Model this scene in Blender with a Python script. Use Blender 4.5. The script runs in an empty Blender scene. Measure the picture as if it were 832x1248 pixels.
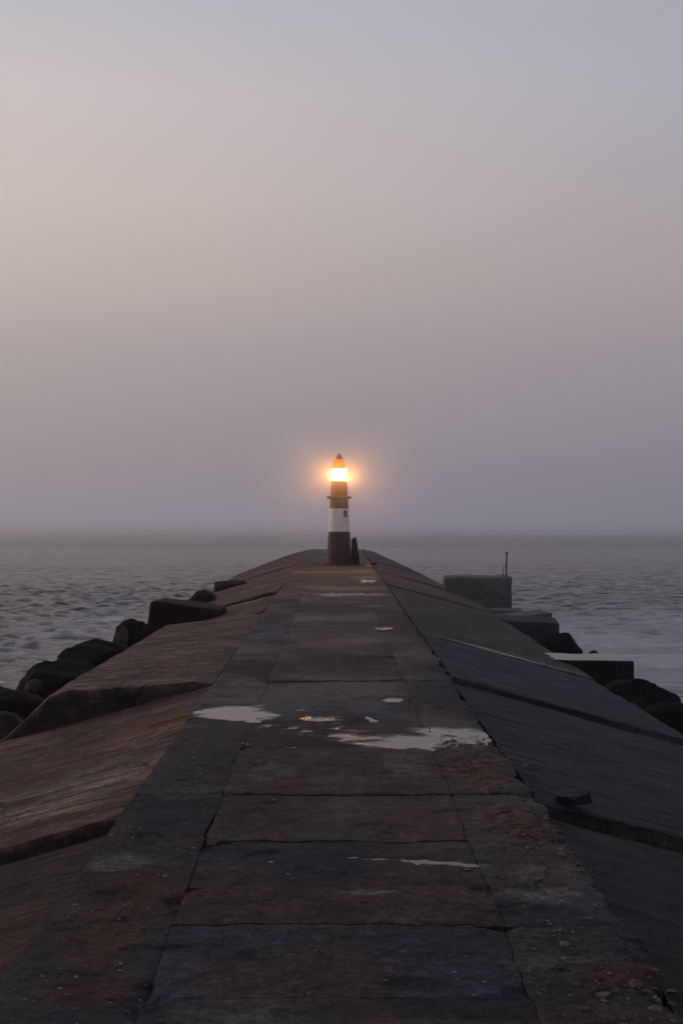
import bpy, bmesh, math, random
import numpy as np
from mathutils import Matrix, Vector

random.seed(7)
rng = np.random.default_rng(7)
scene = bpy.context.scene
col = scene.collection
F = 1733.0            # focal length in photograph pixels
HC = 2.4              # eye above the walkway
R = math.radians

# ------------------------------------------------------------------ frames
DECK_Z = 2.8
PIER = (Matrix.Translation((0, 0, DECK_Z)) @ Matrix.Rotation(8 / F, 4, 'Z')
        @ Matrix.Rotation(25 / F, 4, 'X'))

def at(px, py, v):
    """photograph pixel at distance v along the pier -> pier coordinates"""
    return ((px - 408) / F * v, v, HC - (py - 623) / F * v)

# ------------------------------------------------------------------ noise
def _hash(ix, iy, iz, seed):
    h = (ix.astype(np.int64) * 374761393 + iy.astype(np.int64) * 668265263
         + iz.astype(np.int64) * 2147483647 + seed * 1274126177) & 0xFFFFFFFF
    h = ((h ^ (h >> 13)) * 1274126177) & 0xFFFFFFFF
    h = (h ^ (h >> 16)) & 0xFFFFFFFF
    return h.astype(np.float64) / 4294967295.0

def vnoise(x, y, z=None, seed=0):
    x = np.asarray(x, float); y = np.asarray(y, float)
    z = np.zeros_like(x) if z is None else np.asarray(z, float)
    fx, fy, fz = np.floor(x), np.floor(y), np.floor(z)
    tx, ty, tz = x - fx, y - fy, z - fz
    tx = tx * tx * (3 - 2 * tx); ty = ty * ty * (3 - 2 * ty); tz = tz * tz * (3 - 2 * tz)
    r = 0
    for dx in (0, 1):
        for dy in (0, 1):
            for dz in (0, 1):
                w = (tx if dx else 1 - tx) * (ty if dy else 1 - ty) * (tz if dz else 1 - tz)
                r = r + w * _hash(fx + dx, fy + dy, fz + dz, seed)
    return r * 2 - 1

def fbm(x, y, z=None, seed=0, oct=4, gain=0.5):
    r, a, f, n = 0, 1.0, 1.0, 0
    for o in range(oct):
        r = r + a * vnoise(np.asarray(x) * f, np.asarray(y) * f, None if z is None else np.asarray(z) * f, seed + o * 17)
        n += a; a *= gain; f *= 2.03
    return r / n

def sstep(a, b, x):
    t = np.clip((np.asarray(x) - a) / (b - a), 0, 1)
    return t * t * (3 - 2 * t)

# ------------------------------------------------------------------ objects
def tag(o, label=None, cat=None, group=None, kind=None):
    if label: o['label'] = label
    if cat: o['category'] = cat
    if group: o['group'] = group
    if kind: o['kind'] = kind
    return o

def empty(name, mw):
    o = bpy.data.objects.new(name, None)
    o.empty_display_size = 0.3
    col.objects.link(o)
    o.matrix_world = mw
    return o

def mesh_obj(name, verts, faces, mat, parent=None, mw=None, smooth=True, colors=None, sharp=None):
    me = bpy.data.meshes.new(name)
    if isinstance(verts, np.ndarray): verts = verts.tolist()
    me.from_pydata(verts, [], faces)
    me.update()
    if smooth:
        me.polygons.foreach_set('use_smooth', [True] * len(me.polygons))
    if colors is not None:
        a = me.color_attributes.new('tint', 'FLOAT_COLOR', 'POINT')
        c = np.ones((len(verts), 4)); c[:, :colors.shape[1]] = colors
        a.data.foreach_set('color', c.ravel())
    if sharp: me.set_sharp_from_angle(angle=R(sharp))
    me.materials.append(mat)
    o = bpy.data.objects.new(name, me)
    col.objects.link(o)
    if parent is not None: o.parent = parent
    if mw is not None: o.matrix_world = mw
    return o

def from_bm(name, bm, mat, parent=None, mw=None, smooth=False, angle=None):
    bmesh.ops.recalc_face_normals(bm, faces=bm.faces[:])
    me = bpy.data.meshes.new(name)
    bm.to_mesh(me); bm.free()
    if smooth:
        me.polygons.foreach_set('use_smooth', [True] * len(me.polygons))
        if angle: me.set_sharp_from_angle(angle=R(angle))
    me.materials.append(mat)
    o = bpy.data.objects.new(name, me)
    col.objects.link(o)
    if parent is not None: o.parent = parent
    if mw is not None: o.matrix_world = mw
    return o

def lathe_bm(prof, n=48, closed=True):
    """prof: (radius, z) from bottom to top"""
    bm = bmesh.new()
    rings = []
    for r, z in prof:
        rings.append([bm.verts.new((r * math.cos(2 * math.pi * k / n), r * math.sin(2 * math.pi * k / n), z)) for k in range(n)])
    for a, b in zip(rings, rings[1:]):
        for k in range(n):
            bm.faces.new((a[k], a[(k + 1) % n], b[(k + 1) % n], b[k]))
    if closed:
        bm.faces.new(rings[0][::-1]); bm.faces.new(rings[-1])
    return bm

# ------------------------------------------------------------------ materials
class NT:
    def __init__(s, name):
        s.m = bpy.data.materials.new(name); s.m.use_nodes = True
        s.t = s.m.node_tree; s.n = s.t.nodes; s.l = s.t.links
        s.b = s.n['Principled BSDF']; s.out = s.n['Material Output']
    def new(s, typ, **kw):
        nd = s.n.new(typ)
        for k, v in kw.items():
            setattr(nd, k, v)
        return nd
    def link(s, a, b): s.l.new(a, b)
    def coords(s, scale=(1, 1, 1), src='Object', jitter=False):
        tc = s.new('ShaderNodeTexCoord'); mp = s.new('ShaderNodeMapping')
        mp.inputs['Scale'].default_value = scale
        s.link(tc.outputs[src], mp.inputs['Vector'])
        if jitter:
            oi = s.new('ShaderNodeObjectInfo'); ml = s.new('ShaderNodeMath', operation='MULTIPLY')
            ml.inputs[1].default_value = 37.0
            s.link(oi.outputs['Random'], ml.inputs[0]); s.link(ml.outputs[0], mp.inputs['Location'])
        return mp.outputs['Vector']
    def noise(s, vec, scale, detail=6, rough=0.6, dist=0.0):
        nd = s.new('ShaderNodeTexNoise')
        nd.inputs['Scale'].default_value = scale; nd.inputs['Detail'].default_value = detail
        nd.inputs['Roughness'].default_value = rough; nd.inputs['Distortion'].default_value = dist
        s.link(vec, nd.inputs['Vector'])
        return nd.outputs['Fac']
    def ramp(s, fac, stops, interp='LINEAR'):
        nd = s.new('ShaderNodeValToRGB'); cr = nd.color_ramp; cr.interpolation = interp
        while len(cr.elements) < len(stops): cr.elements.new(0.5)
        for e, (p, c) in zip(cr.elements, stops):
            e.position = p; e.color = c if len(c) == 4 else (*c, 1)
        s.link(fac, nd.inputs['Fac'])
        return nd.outputs['Color']
    def mix(s, fac, a, b, mode='MIX'):
        nd = s.new('ShaderNodeMix', data_type='RGBA', blend_type=mode)
        for sock, v in ((nd.inputs[0], fac), (nd.inputs[6], a), (nd.inputs[7], b)):
            if isinstance(v, bpy.types.NodeSocket): s.link(v, sock)
            elif isinstance(v, (int, float)): sock.default_value = v
            else: sock.default_value = (*v, 1)
        return nd.outputs[2]
    def math(s, op, a, b=0.0, clamp=False):
        nd = s.new('ShaderNodeMath', operation=op, use_clamp=clamp)
        for sock, v in ((nd.inputs[0], a), (nd.inputs[1], b)):
            if isinstance(v, bpy.types.NodeSocket): s.link(v, sock)
            else: sock.default_value = v
        return nd.outputs[0]
    def bump(s, h, strength, dist, prev=None):
        nd = s.new('ShaderNodeBump')
        nd.inputs['Strength'].default_value = strength; nd.inputs['Distance'].default_value = dist
        s.link(h, nd.inputs['Height'])
        if prev is not None: s.link(prev, nd.inputs['Normal'])
        return nd.outputs['Normal']
    def set(s, **kw):
        for k, v in kw.items():
            k = k.replace('_', ' ')
            sock = s.b.inputs[k]
            if isinstance(v, bpy.types.NodeSocket): s.link(v, sock)
            elif isinstance(v, (tuple, list)) and len(v) == 3: sock.default_value = (*v, 1)
            else: sock.default_value = v
        return s.m

def g(v): return (v, v, v)

def mat_deck():
    s = NT('worn walkway concrete')
    at_ = s.new('ShaderNodeAttribute', attribute_name='tint')
    vec = s.coords()
    big = s.noise(vec, 0.9, 8, 0.65, 0.4)
    med = s.noise(vec, 6.0, 8, 0.7)
    fine = s.noise(vec, 55.0, 5, 0.75)
    grit = s.noise(vec, 160.0, 3, 0.7)
    c = s.mix(1.0, at_.outputs['Color'], s.ramp(big, [(0.3, g(0.42)), (0.5, g(0.66)), (0.7, g(0.95))]), 'MULTIPLY')
    c = s.mix(1.0, c, s.ramp(med, [(0.32, g(0.5)), (0.5, g(1.0)), (0.68, g(1.5))]), 'MULTIPLY')
    c = s.mix(1.0, c, s.ramp(fine, [(0.3, g(0.45)), (0.5, g(1.0)), (0.7, g(1.7))]), 'MULTIPLY')
    def crack(vec2, sc, lo):
        vv = s.new('ShaderNodeTexVoronoi', feature='DISTANCE_TO_EDGE'); vv.inputs['Scale'].default_value = sc
        wob = s.new('ShaderNodeTexNoise'); wob.inputs['Scale'].default_value = sc * 3.0; wob.inputs['Detail'].default_value = 5; s.link(vec2, wob.inputs['Vector'])
        vm = s.new('ShaderNodeVectorMath', operation='SCALE'); vm.inputs['Scale'].default_value = 0.35 / sc * 1.2; s.link(wob.outputs['Color'], vm.inputs[0])
        va = s.new('ShaderNodeVectorMath', operation='ADD'); s.link(vec2, va.inputs[0]); s.link(vm.outputs[0], va.inputs[1])
        s.link(va.outputs[0], vv.inputs['Vector'])
        line = s.ramp(vv.outputs['Distance'], [(0.0, g(1)), (0.012, g(0))])
        return s.math('MULTIPLY', line, s.ramp(s.noise(vec2, sc * 0.8, 3, 0.5), [(lo, g(0)), (lo + 0.06, g(1))]))
    cr = crack(vec, 0.75, 0.52)
    c = s.mix(s.math('MULTIPLY', cr, 0.85), c, (0.006, 0.005, 0.005))
    # pale shell and aggregate specks
    vo = s.new('ShaderNodeTexVoronoi'); vo.inputs['Scale'].default_value = 26.0
    s.link(vec, vo.inputs['Vector'])
    sp = s.math('MULTIPLY', s.math('LESS_THAN', vo.outputs['Distance'], 0.17), s.math('GREATER_THAN', s.noise(vec, 3.3, 4, 0.7), 0.57))
    c = s.mix(s.math('MULTIPLY', sp, 0.5), c, (0.14, 0.125, 0.12))
    rough = s.math('ADD', s.math('MULTIPLY', big, 0.3), 0.66)
    wet = s.math('MULTIPLY', at_.outputs['Alpha'], 1.0)
    rough = s.math('SUBTRACT', rough, s.math('MULTIPLY', s.math('SUBTRACT', 1.0, wet), 0.74), True)
    peb = s.new('ShaderNodeTexVoronoi'); peb.inputs['Scale'].default_value = 30.0; peb.inputs['Randomness'].default_value = 1.0
    s.link(vec, peb.inputs['Vector'])
    s.link(s.math('ADD', 0.10, s.math('MULTIPLY', s.math('SUBTRACT', 1.0, wet), 0.22)), s.b.inputs['Specular IOR Level'])
    b = s.bump(med, 0.9, 0.022)
    b = s.bump(s.math('MULTIPLY', peb.outputs['Distance'], s.ramp(big, [(0.4, g(0.0)), (0.62, g(1.0))])), 0.6, 0.012, b)
    b = s.bump(fine, 1.0, 0.009, b)
    b = s.bump(grit, 0.8, 0.003, b)
    ge = s.new('ShaderNodeNewGeometry'); mxn = s.new('ShaderNodeMix', data_type='VECTOR')
    s.link(s.math('MULTIPLY', s.math('SUBTRACT', 1.0, wet), 0.93), mxn.inputs[0]); s.link(b, mxn.inputs[4]); s.link(ge.outputs['Normal'], mxn.inputs[5])
    b = mxn.outputs[1]
    c = s.mix(1.0, c, s.ramp(s.noise(vec, 17.0, 6, 0.75, 0.5), [(0.34, g(0.45)), (0.5, g(1.0)), (0.64, g(1.6))]), 'MULTIPLY')
    return s.set(Base_Color=c, Roughness=rough, Normal=b)

def mat_flank(name='weathered apron concrete', r0=0.66, spec=0.12):
    s = NT(name)
    at_ = s.new('ShaderNodeAttribute', attribute_name='tint')
    st = s.coords((0.55, 5.5, 1.0), jitter=True)      # stains run down the slope
    iso = s.coords(jitter=True)
    streak = s.noise(st, 1.3, 8, 0.65, 1.2)
    streak2 = s.noise(s.coords((0.9, 15.0, 1.0), jitter=True), 1.6, 6, 0.7, 0.6)
    big = s.noise(iso, 0.7, 7, 0.65, 0.8)
    med = s.noise(iso, 5.0, 8, 0.7)
    fine = s.noise(iso, 48.0, 5, 0.75)
    c = s.mix(1.0, at_.outputs['Color'], s.ramp(streak, [(0.3, (0.36, 0.36, 0.38)), (0.5, g(0.68)), (0.7, (1.05, 0.98, 0.94))]), 'MULTIPLY')
    c = s.mix(1.0, c, s.ramp(streak2, [(0.32, g(0.62)), (0.5, g(1.0)), (0.68, g(1.4))]), 'MULTIPLY')
    c = s.mix(1.0, c, s.ramp(big, [(0.33, g(0.62)), (0.5, g(1.0)), (0.66, g(1.35))]), 'MULTIPLY')
    c = s.mix(1.0, c, s.ramp(fine, [(0.3, g(0.55)), (0.5, g(1.0)), (0.7, g(1.5))]), 'MULTIPLY')
    def crack(vec2, sc, lo):
        vv = s.new('ShaderNodeTexVoronoi', feature='DISTANCE_TO_EDGE'); vv.inputs['Scale'].default_value = sc
        wob = s.new('ShaderNodeTexNoise'); wob.inputs['Scale'].default_value = sc * 3.0; wob.inputs['Detail'].default_value = 5; s.link(vec2, wob.inputs['Vector'])
        vm = s.new('ShaderNodeVectorMath', operation='SCALE'); vm.inputs['Scale'].default_value = 0.35 / sc * 1.2; s.link(wob.outputs['Color'], vm.inputs[0])
        va = s.new('ShaderNodeVectorMath', operation='ADD'); s.link(vec2, va.inputs[0]); s.link(vm.outputs[0], va.inputs[1])
        s.link(va.outputs[0], vv.inputs['Vector'])
        line = s.ramp(vv.outputs['Distance'], [(0.0, g(1)), (0.012, g(0))])
        return s.math('MULTIPLY', line, s.ramp(s.noise(vec2, sc * 0.8, 3, 0.5), [(lo, g(0)), (lo + 0.06, g(1))]))
    cr = crack(iso, 0.42, 0.50)
    c = s.mix(s.math('MULTIPLY', cr, 0.85), c, (0.006, 0.005, 0.005))
    c = s.mix(1.0, c, s.ramp(s.noise(iso, 14.0, 6, 0.75, 0.5), [(0.34, g(0.55)), (0.5, g(1.0)), (0.64, g(1.45))]), 'MULTIPLY')
    strat = s.noise(s.coords((0.16, 4.5, 1.0), jitter=True), 1.5, 7, 0.7, 0.5)
    lines = s.ramp(strat, [(0.36, g(0)), (0.43, g(1)), (0.50, g(0))])
    c = s.mix(s.math('MULTIPLY', lines, 0.6), c, (0.010, 0.009, 0.010))
    blot = s.noise(iso, 1.7, 8, 0.7, 1.0)
    c = s.mix(s.ramp(blot, [(0.50, g(0)), (0.57, g(0.9))]), c, s.mix(1.0, c, (1.75, 1.55, 1.45), 'MULTIPLY'))
    b = s.bump(lines, -0.7, 0.025)
    b = s.bump(streak, 0.9, 0.04, b)
    b = s.bump(streak2, 0.9, 0.03, b)
    b = s.bump(med, 1.0, 0.025, b)
    b = s.bump(fine, 0.9, 0.008, b)
    rough = s.math('ADD', s.math('MULTIPLY', streak, 0.34), r0)
    return s.set(Base_Color=c, Roughness=rough, Normal=b, Specular_IOR_Level=spec)

def mat_rock(name, lo, hi, rough=0.7, wet=0.0, scale=1.0, spec=0.06):
    s = NT(name)
    vec = s.coords(jitter=True)
    big = s.noise(vec, 1.6 * scale, 8, 0.65, 0.6)
    med = s.noise(vec, 8.0 * scale, 8, 0.7)
    fine = s.noise(vec, 42.0 * scale, 5, 0.75)
    c = s.ramp(big, [(0.3, lo), (0.7, hi)])
    c = s.mix(1.0, c, s.ramp(fine, [(0.3, g(0.5)), (0.5, g(1.0)), (0.7, g(1.6))]), 'MULTIPLY')
    b = s.bump(big, 0.7, 0.06)
    b = s.bump(med, 0.7, 0.02, b)
    b = s.bump(fine, 0.6, 0.005, b)
    r = s.math('ADD', s.math('MULTIPLY', med, 0.3), rough - 0.15)
    if wet:      # a film of water lies on the level faces
        ge = s.new('ShaderNodeNewGeometry'); sp = s.new('ShaderNodeSeparateXYZ'); s.link(ge.outputs['True Normal'], sp.inputs[0])
        up = s.math('MULTIPLY', s.ramp(sp.outputs['Z'], [(0.93, g(0)), (0.985, g(1))]), wet, True)
        r = s.math('MULTIPLY', r, s.math('SUBTRACT', 1.0, s.math('MULTIPLY', up, 0.88)))
        cw = s.new('ShaderNodeBump'); cw.inputs['Strength'].default_value = 0.15; cw.inputs['Distance'].default_value = 0.01
        s.link(big, cw.inputs['Height'])
        mx = s.new('ShaderNodeMix', data_type='VECTOR'); s.link(up, mx.inputs[0]); s.link(b, mx.inputs[4]); s.link(cw.outputs[0], mx.inputs[5])
        b = mx.outputs[1]
        s.link(s.math('ADD', s.math('MULTIPLY', up, 0.36), spec), s.b.inputs['Specular IOR Level'])
        return s.set(Base_Color=c, Roughness=r, Normal=b)
    return s.set(Base_Color=c, Roughness=r, Normal=b, Specular_IOR_Level=spec)

def mat_paint(name, c, dirt, rough=0.5, amount=1.0, streaks=True):
    s = NT(name)
    vec = s.coords((1, 1, 1))
    run = s.noise(s.coords((7.0, 7.0, 0.8)), 1.4, 7, 0.65, 0.3)
    blot = s.noise(vec, 3.0, 8, 0.7, 0.4)
    fine = s.noise(vec, 40.0, 5, 0.7)
    f = s.math('MULTIPLY', s.ramp(run, [(0.42, g(0)), (0.72, g(1))]), amount, True)
    cc = s.mix(f, c, dirt)
    f2 = s.math('MULTIPLY', s.ramp(blot, [(0.5, g(0)), (0.7, g(1))]), amount * 0.7, True)
    cc = s.mix(f2, cc, dirt)
    cc = s.mix(1.0, cc, s.ramp(fine, [(0.3, g(0.85)), (0.7, g(1.12))]), 'MULTIPLY')
    b = s.bump(blot, 0.3, 0.006); b = s.bump(fine, 0.4, 0.002, b)
    return s.set(Base_Color=cc, Roughness=rough, Normal=b)

def mat_sea():
    s = NT('dusk sea water')
    vec = s.coords()
    gust = s.noise(s.coords((0.6, 0.25, 1)), 0.05, 4, 0.55, 0.8)
    n1 = s.noise(s.coords((0.75, 1.0, 1)), 1.5, 5, 0.62, 0.5)
    n2 = s.noise(s.coords((0.8, 1.0, 1)), 7.0, 4, 0.6, 0.4)
    b = s.bump(n1, 1.0, 0.26)
    b = s.bump(n2, 0.8, 0.04, b)
    # foam: broken water on the two sides of the breakwater
    at_ = s.new('ShaderNodeAttribute', attribute_name='tint')
    sep = s.new('ShaderNodeSeparateColor'); s.link(at_.outputs['Color'], sep.inputs[0])
    lace = s.noise(s.coords((0.55, 1.0, 1)), 2.4, 9, 0.72, 1.3)
    wide = s.noise(s.coords((0.25, 0.8, 1)), 0.35, 7, 0.62, 0.9)
    foam = s.math('ADD', s.math('MULTIPLY', lace, 0.5), s.math('MULTIPLY', wide, 0.5))
    foam = s.math('ADD', foam, s.math('SUBTRACT', sep.outputs[0], 1.0))
    foam = s.ramp(foam, [(0.42, g(0)), (0.62, g(1))])
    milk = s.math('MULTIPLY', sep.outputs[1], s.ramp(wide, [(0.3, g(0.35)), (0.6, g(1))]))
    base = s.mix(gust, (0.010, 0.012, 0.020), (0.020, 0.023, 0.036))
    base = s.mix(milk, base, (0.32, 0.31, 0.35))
    base = s.mix(foam, base, (0.5, 0.5, 0.52))
    rough = s.math('ADD', s.math('MULTIPLY', gust, 0.10), 0.07)
    rough = s.math('ADD', rough, s.math('MULTIPLY', sep.outputs[2], 0.15))
    rough = s.math('ADD', rough, s.math('MULTIPLY', foam, 0.5), True)
    return s.set(Base_Color=base, Roughness=rough, IOR=1.333, Specular_IOR_Level=0.27, Specular_Tint=(0.64, 0.74, 1.0), Normal=b)

def mat_puddle():
    s = NT('shallow rain water')
    n = s.noise(s.coords((1, 1, 1)), 5.0, 3, 0.5)
    b = s.bump(n, 0.10, 0.010)
    return s.set(Base_Color=(0.012, 0.010, 0.010), Roughness=0.05, IOR=1.333, Specular_IOR_Level=0.28, Normal=b)

def mat_emit(name, c, strength):
    s = NT(name)
    return s.set(Base_Color=(0.8, 0.7, 0.5), Emission_Color=c, Emission_Strength=strength, Roughness=0.3)

def mat_amber():
    s = NT('amber lantern dome')
    tr = s.new('ShaderNodeBsdfTranslucent'); tr.inputs[0].default_value = (0.0190, 0.0062, 0.00012, 1)
    df = s.new('ShaderNodeBsdfPrincipled'); df.inputs['Base Color'].default_value = (0.20, 0.08, 0.02, 1)
    df.inputs['Roughness'].default_value = 0.35
    ad = s.new('ShaderNodeMixShader'); ad.inputs[0].default_value = 0.25
    s.link(tr.outputs[0], ad.inputs[1]); s.link(df.outputs[0], ad.inputs[2])
    s.link(ad.outputs[0], s.out.inputs['Surface'])
    s.n.remove(s.b)
    return s.m

M_FLANK_WET = mat_flank('damp apron concrete', 0.57, 0.14)
M_DECK, M_FLANK, M_SEA, M_PUD = mat_deck(), mat_flank(), mat_sea(), mat_puddle()
M_ROCK = mat_rock('wet black rock', (0.002, 0.0018, 0.0022), (0.007, 0.006, 0.0062), 0.85)
M_ROCKB = mat_rock('brown broken rock', (0.020, 0.015, 0.013), (0.060, 0.042, 0.034), 0.7)
M_CORE = mat_rock('rubble fill', (0.006, 0.006, 0.006), (0.02, 0.018, 0.017), 0.7)
M_BLOCK = mat_rock('grey block concrete', (0.065, 0.060, 0.062), (0.125, 0.113, 0.112), 0.7)
M_DARKBLOCK = mat_rock('dark stained concrete', (0.006, 0.0035, 0.004), (0.014, 0.008, 0.009), 0.75)
M_WETBLOCK = mat_rock('dark sea worn concrete', (0.020, 0.018, 0.023), (0.048, 0.042, 0.050), 0.75)
M_WETTOP = mat_rock('dark concrete with a wet top', (0.007, 0.006, 0.008), (0.018, 0.015, 0.018), 0.75, wet=0.8)
M_IRON = mat_rock('rusted iron', (0.010, 0.008, 0.008), (0.03, 0.018, 0.014), 0.7, scale=4)
M_RED = mat_paint('faded oxblood tower paint', (0.052, 0.009, 0.009), (0.018, 0.005, 0.005), 0.75, 0.8)
M_WHITE = mat_paint('weathered white tower paint', (0.78, 0.75, 0.76), (0.50, 0.44, 0.42), 0.55, 0.55)
M_GLASSWIN = mat_paint('dark window glass', (0.02, 0.012, 0.010), (0.01, 0.008, 0.008), 0.15, 0.3)
LAMP = mat_emit('lamp light', (1.0, 0.42, 0.10), 200.0)
BULB = mat_emit('lamp bulb light', (1.0, 0.46, 0.10), 300.0)
M_AMBER = mat_amber()
M_FRINGE = mat_emit('lamp fringe glow', (1.0, 0.50, 0.015), 1.5)
M_DRUM_GLOW = mat_paint('drum paint with lamp glow', (0.20, 0.036, 0.003), (0.09, 0.014, 0.003), 0.6, 0.6)  # orange glow of the lamp on the drum put into the paint colour
M_BAND_GLOW = mat_paint('brown red paint with lamp glow', (0.13, 0.027, 0.010), (0.06, 0.014, 0.008), 0.65, 0.7)  # lamp glow from above put into this band's colour

# ------------------------------------------------------------------ sea
def build_sea():
    fr = np.concatenate([np.linspace(-22, 22, 560)])
    side = np.concatenate([np.linspace(22.4, 60, 60), np.linspace(63, 297, 50), np.linspace(300, 337.6, 60)])
    ang = np.radians(np.concatenate([fr, side]))
    rr = [4.0]
    while rr[-1] < 15000:
        r = rr[-1]
        rr.append(r + (0.26 if 24 < r < 104 else 1.0 if r < 24 else r * 0.0025) if r < 480 else r * 1.045)
    rr = np.array(rr)
    A, RR = np.meshgrid(ang, rr)
    X = RR * np.sin(A); Y = RR * np.cos(A)
    dr = np.gradient(rr)
    sp_r = np.repeat(dr[:, None], len(ang), 1)
    da = np.abs(np.gradient(np.unwrap(ang)))
    sp = np.maximum(sp_r, RR * da[None, :])
    Z = np.zeros_like(X); DX = np.zeros_like(X); DY = np.zeros_like(X)
    k_rng = np.random.default_rng(21)
    lam = np.exp(np.linspace(np.log(0.5), np.log(8), 100))
    for L in lam:
        th = math.radians(196) + k_rng.normal(0, 0.5)     # waves roll in from ahead, right
        k = 2 * math.pi / L
        amp = 0.0115 * L * math.exp(-((math.log(L / 0.95)) ** 2) / 1.0) * k_rng.uniform(0.6, 1.3) * 1.05
        ph = k_rng.uniform(0, 6.28)
        cx, cy = math.sin(th), math.cos(th)
        P = k * (X * cx + Y * cy) + ph
        att = np.clip((L / sp - 2.2) / 2.5, 0, 1)
        Z += att * amp * np.sin(P)
        q = 0.8
        DX += att * q * amp * cx * np.cos(P); DY += att * q * amp * cy * np.cos(P)
    grp = 0.95 + 0.28 * vnoise(X / 26, Y / 40, seed=5)
    Z *= grp; DX *= grp; DY *= grp
    X2, Y2 = X + DX, Y + DY
    # foam patches: x, y, half sizes, strength
    foam = np.zeros_like(X)
    for fx, fy, sx, sy, w in [(-13.5, 84, 1.6, 5.0, 1.15), (-9.3, 47, 1.4, 3.5, .98), (-8.0, 36, 1.2, 3, .96), (8.2, 36, 1.4, 4, 1.0), (7.2, 28, 1.0, 2.5, .98), (-11.6, 49, 2.2, 1.5, .98),
                              (9.0, 52, 1.6, 5, 1.0), (-14.5, 100, 1.4, 3, .9), (11.5, 60, 3.0, 5, .93), (10.2, 44, 2.2, 4, .95), (14, 72, 4.0, 5, .90)]:
        d = ((X - fx) / sx) ** 2 + ((Y - fy) / sy) ** 2
        foam = np.maximum(foam, w * np.exp(-d))
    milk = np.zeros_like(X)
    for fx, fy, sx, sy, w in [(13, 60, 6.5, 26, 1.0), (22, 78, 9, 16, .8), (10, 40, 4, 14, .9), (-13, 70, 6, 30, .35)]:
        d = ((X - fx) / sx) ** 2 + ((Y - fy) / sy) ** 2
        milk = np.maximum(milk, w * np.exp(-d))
    calm = 1 - 0.45 * np.clip(milk * (X > 0), 0, 1)
    Z *= calm
    nr, na = X.shape
    V = np.stack([X2, Y2, Z], -1).reshape(-1, 3)
    I = np.arange(nr * na).reshape(nr, na)
    J = np.roll(I, -1, axis=1)
    q = np.stack([I[:-1], I[1:], J[1:], J[:-1]], -1).reshape(-1, 4)
    faces = q.tolist()
    colors = np.zeros((len(V), 3)); colors[:, 0] = foam.ravel(); colors[:, 1] = milk.ravel(); colors[:, 2] = sstep(0.35, 1.5, sp).ravel()
    o = mesh_obj('sea', V, faces, M_SEA, colors=colors)
    tag(o, kind='structure')
build_sea()

# ------------------------------------------------------------------ breakwater core (rubble under the slabs)
LENGTH = 90.0
def build_core():
    prof = [(-7.6, -4.2), (-5.0, -1.35), (-3.9, -1.05), (-1.62, -0.30), (1.62, -0.30), (3.9, -1.05), (5.0, -1.35), (7.6, -4.2)]
    vs = np.linspace(-8, LENGTH - 0.4, 160)
    pts = []
    for a, b in zip(prof, prof[1:]):
        for t in np.linspace(0, 1, 9)[:-1]:
            pts.append((a[0] + (b[0] - a[0]) * t, a[1] + (b[1] - a[1]) * t))
    pts.append(prof[-1]); pts = np.array(pts)
    n = len(pts)
    U = np.repeat(pts[None, :, 0], len(vs), 0); W = np.repeat(pts[None, :, 1], len(vs), 0)
    Vv = np.repeat(vs[:, None], n, 1)
    nz = fbm(U * 1.3, Vv * 1.3, W * 1.3, 3, 4)
    m = (np.abs(U) > 2.5)
    W = W + nz * 0.16 * m - 0.05 * m
    U = U * np.where(m, 1 - 0.42 * sstep(55, 90, Vv), 1)
    V = np.stack([U, Vv, W], -1).reshape(-1, 3)
    I = np.arange(len(vs) * n).reshape(len(vs), n)
    faces = np.stack([I[:-1, :-1], I[:-1, 1:], I[1:, 1:], I[1:, :-1]], -1).reshape(-1, 4).tolist()
    faces.append(I[0, :].tolist()); faces.append(I[-1, ::-1].tolist())
    o = mesh_obj('breakwater_core', V, faces, M_CORE, mw=PIER)
    tag(o, kind='structure')
build_core()

# ------------------------------------------------------------------ walkway
# puddles: centre u, v, half sizes (u, v), depth weight
PUDDLES = [(-1.20, 17.0, 0.52, 0.62), (0.98, 15.25, 0.95, 0.72), (-0.42, 15.9, 0.55, 0.85),
           (0.76, 18.2, 0.14, 0.22), (0.98, 29.2, 0.18, 0.35),
           (0.50, 9.85, 0.55, 0.055), (1.10, 49.0, 0.30, 0.8), (1.62, 63.2, 0.34, 1.1)]
def puddle_mask(u, v):
    du = fbm(u * 2.6, v * 1.1, seed=40, oct=4) * 0.5
    dv = fbm(u * 2.2 + 9, v * 1.3, seed=41, oct=4) * 0.5
    streak = fbm(u * 1.6, v * 4.2, seed=44, oct=5, gain=0.6)
    m = np.zeros_like(u)
    for i, (cu, cv, su, sv) in enumerate(PUDDLES):
        d = ((u - cu) / su + du) ** 2 + ((v - cv) / sv + dv) ** 2
        k = np.clip(1.45 - d, 0, 1.2) * np.clip(0.62 + 1.35 * streak + (0.22 if i == 0 else 0), 0, 1.3)
        if i == 5: k = np.clip(1.3 - ((u - cu) / su + du) ** 2 - ((v - cv + 0.26 * (u - cu)) / (sv * (0.7 + 0.5 * (u - cu) / su)) + dv * 1.4) ** 2, 0, 1) * np.clip(0.75 + 1.6 * fbm(u * 4, v * 6, seed=49, oct=4), 0, 1.2)
        if i == 2: k = k * sstep(0.0, 0.25, fbm(u * 6, v * 4.5, seed=43, oct=4)) * 0.95
        m = np.maximum(m, np.minimum(k, 1))
    return m

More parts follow.
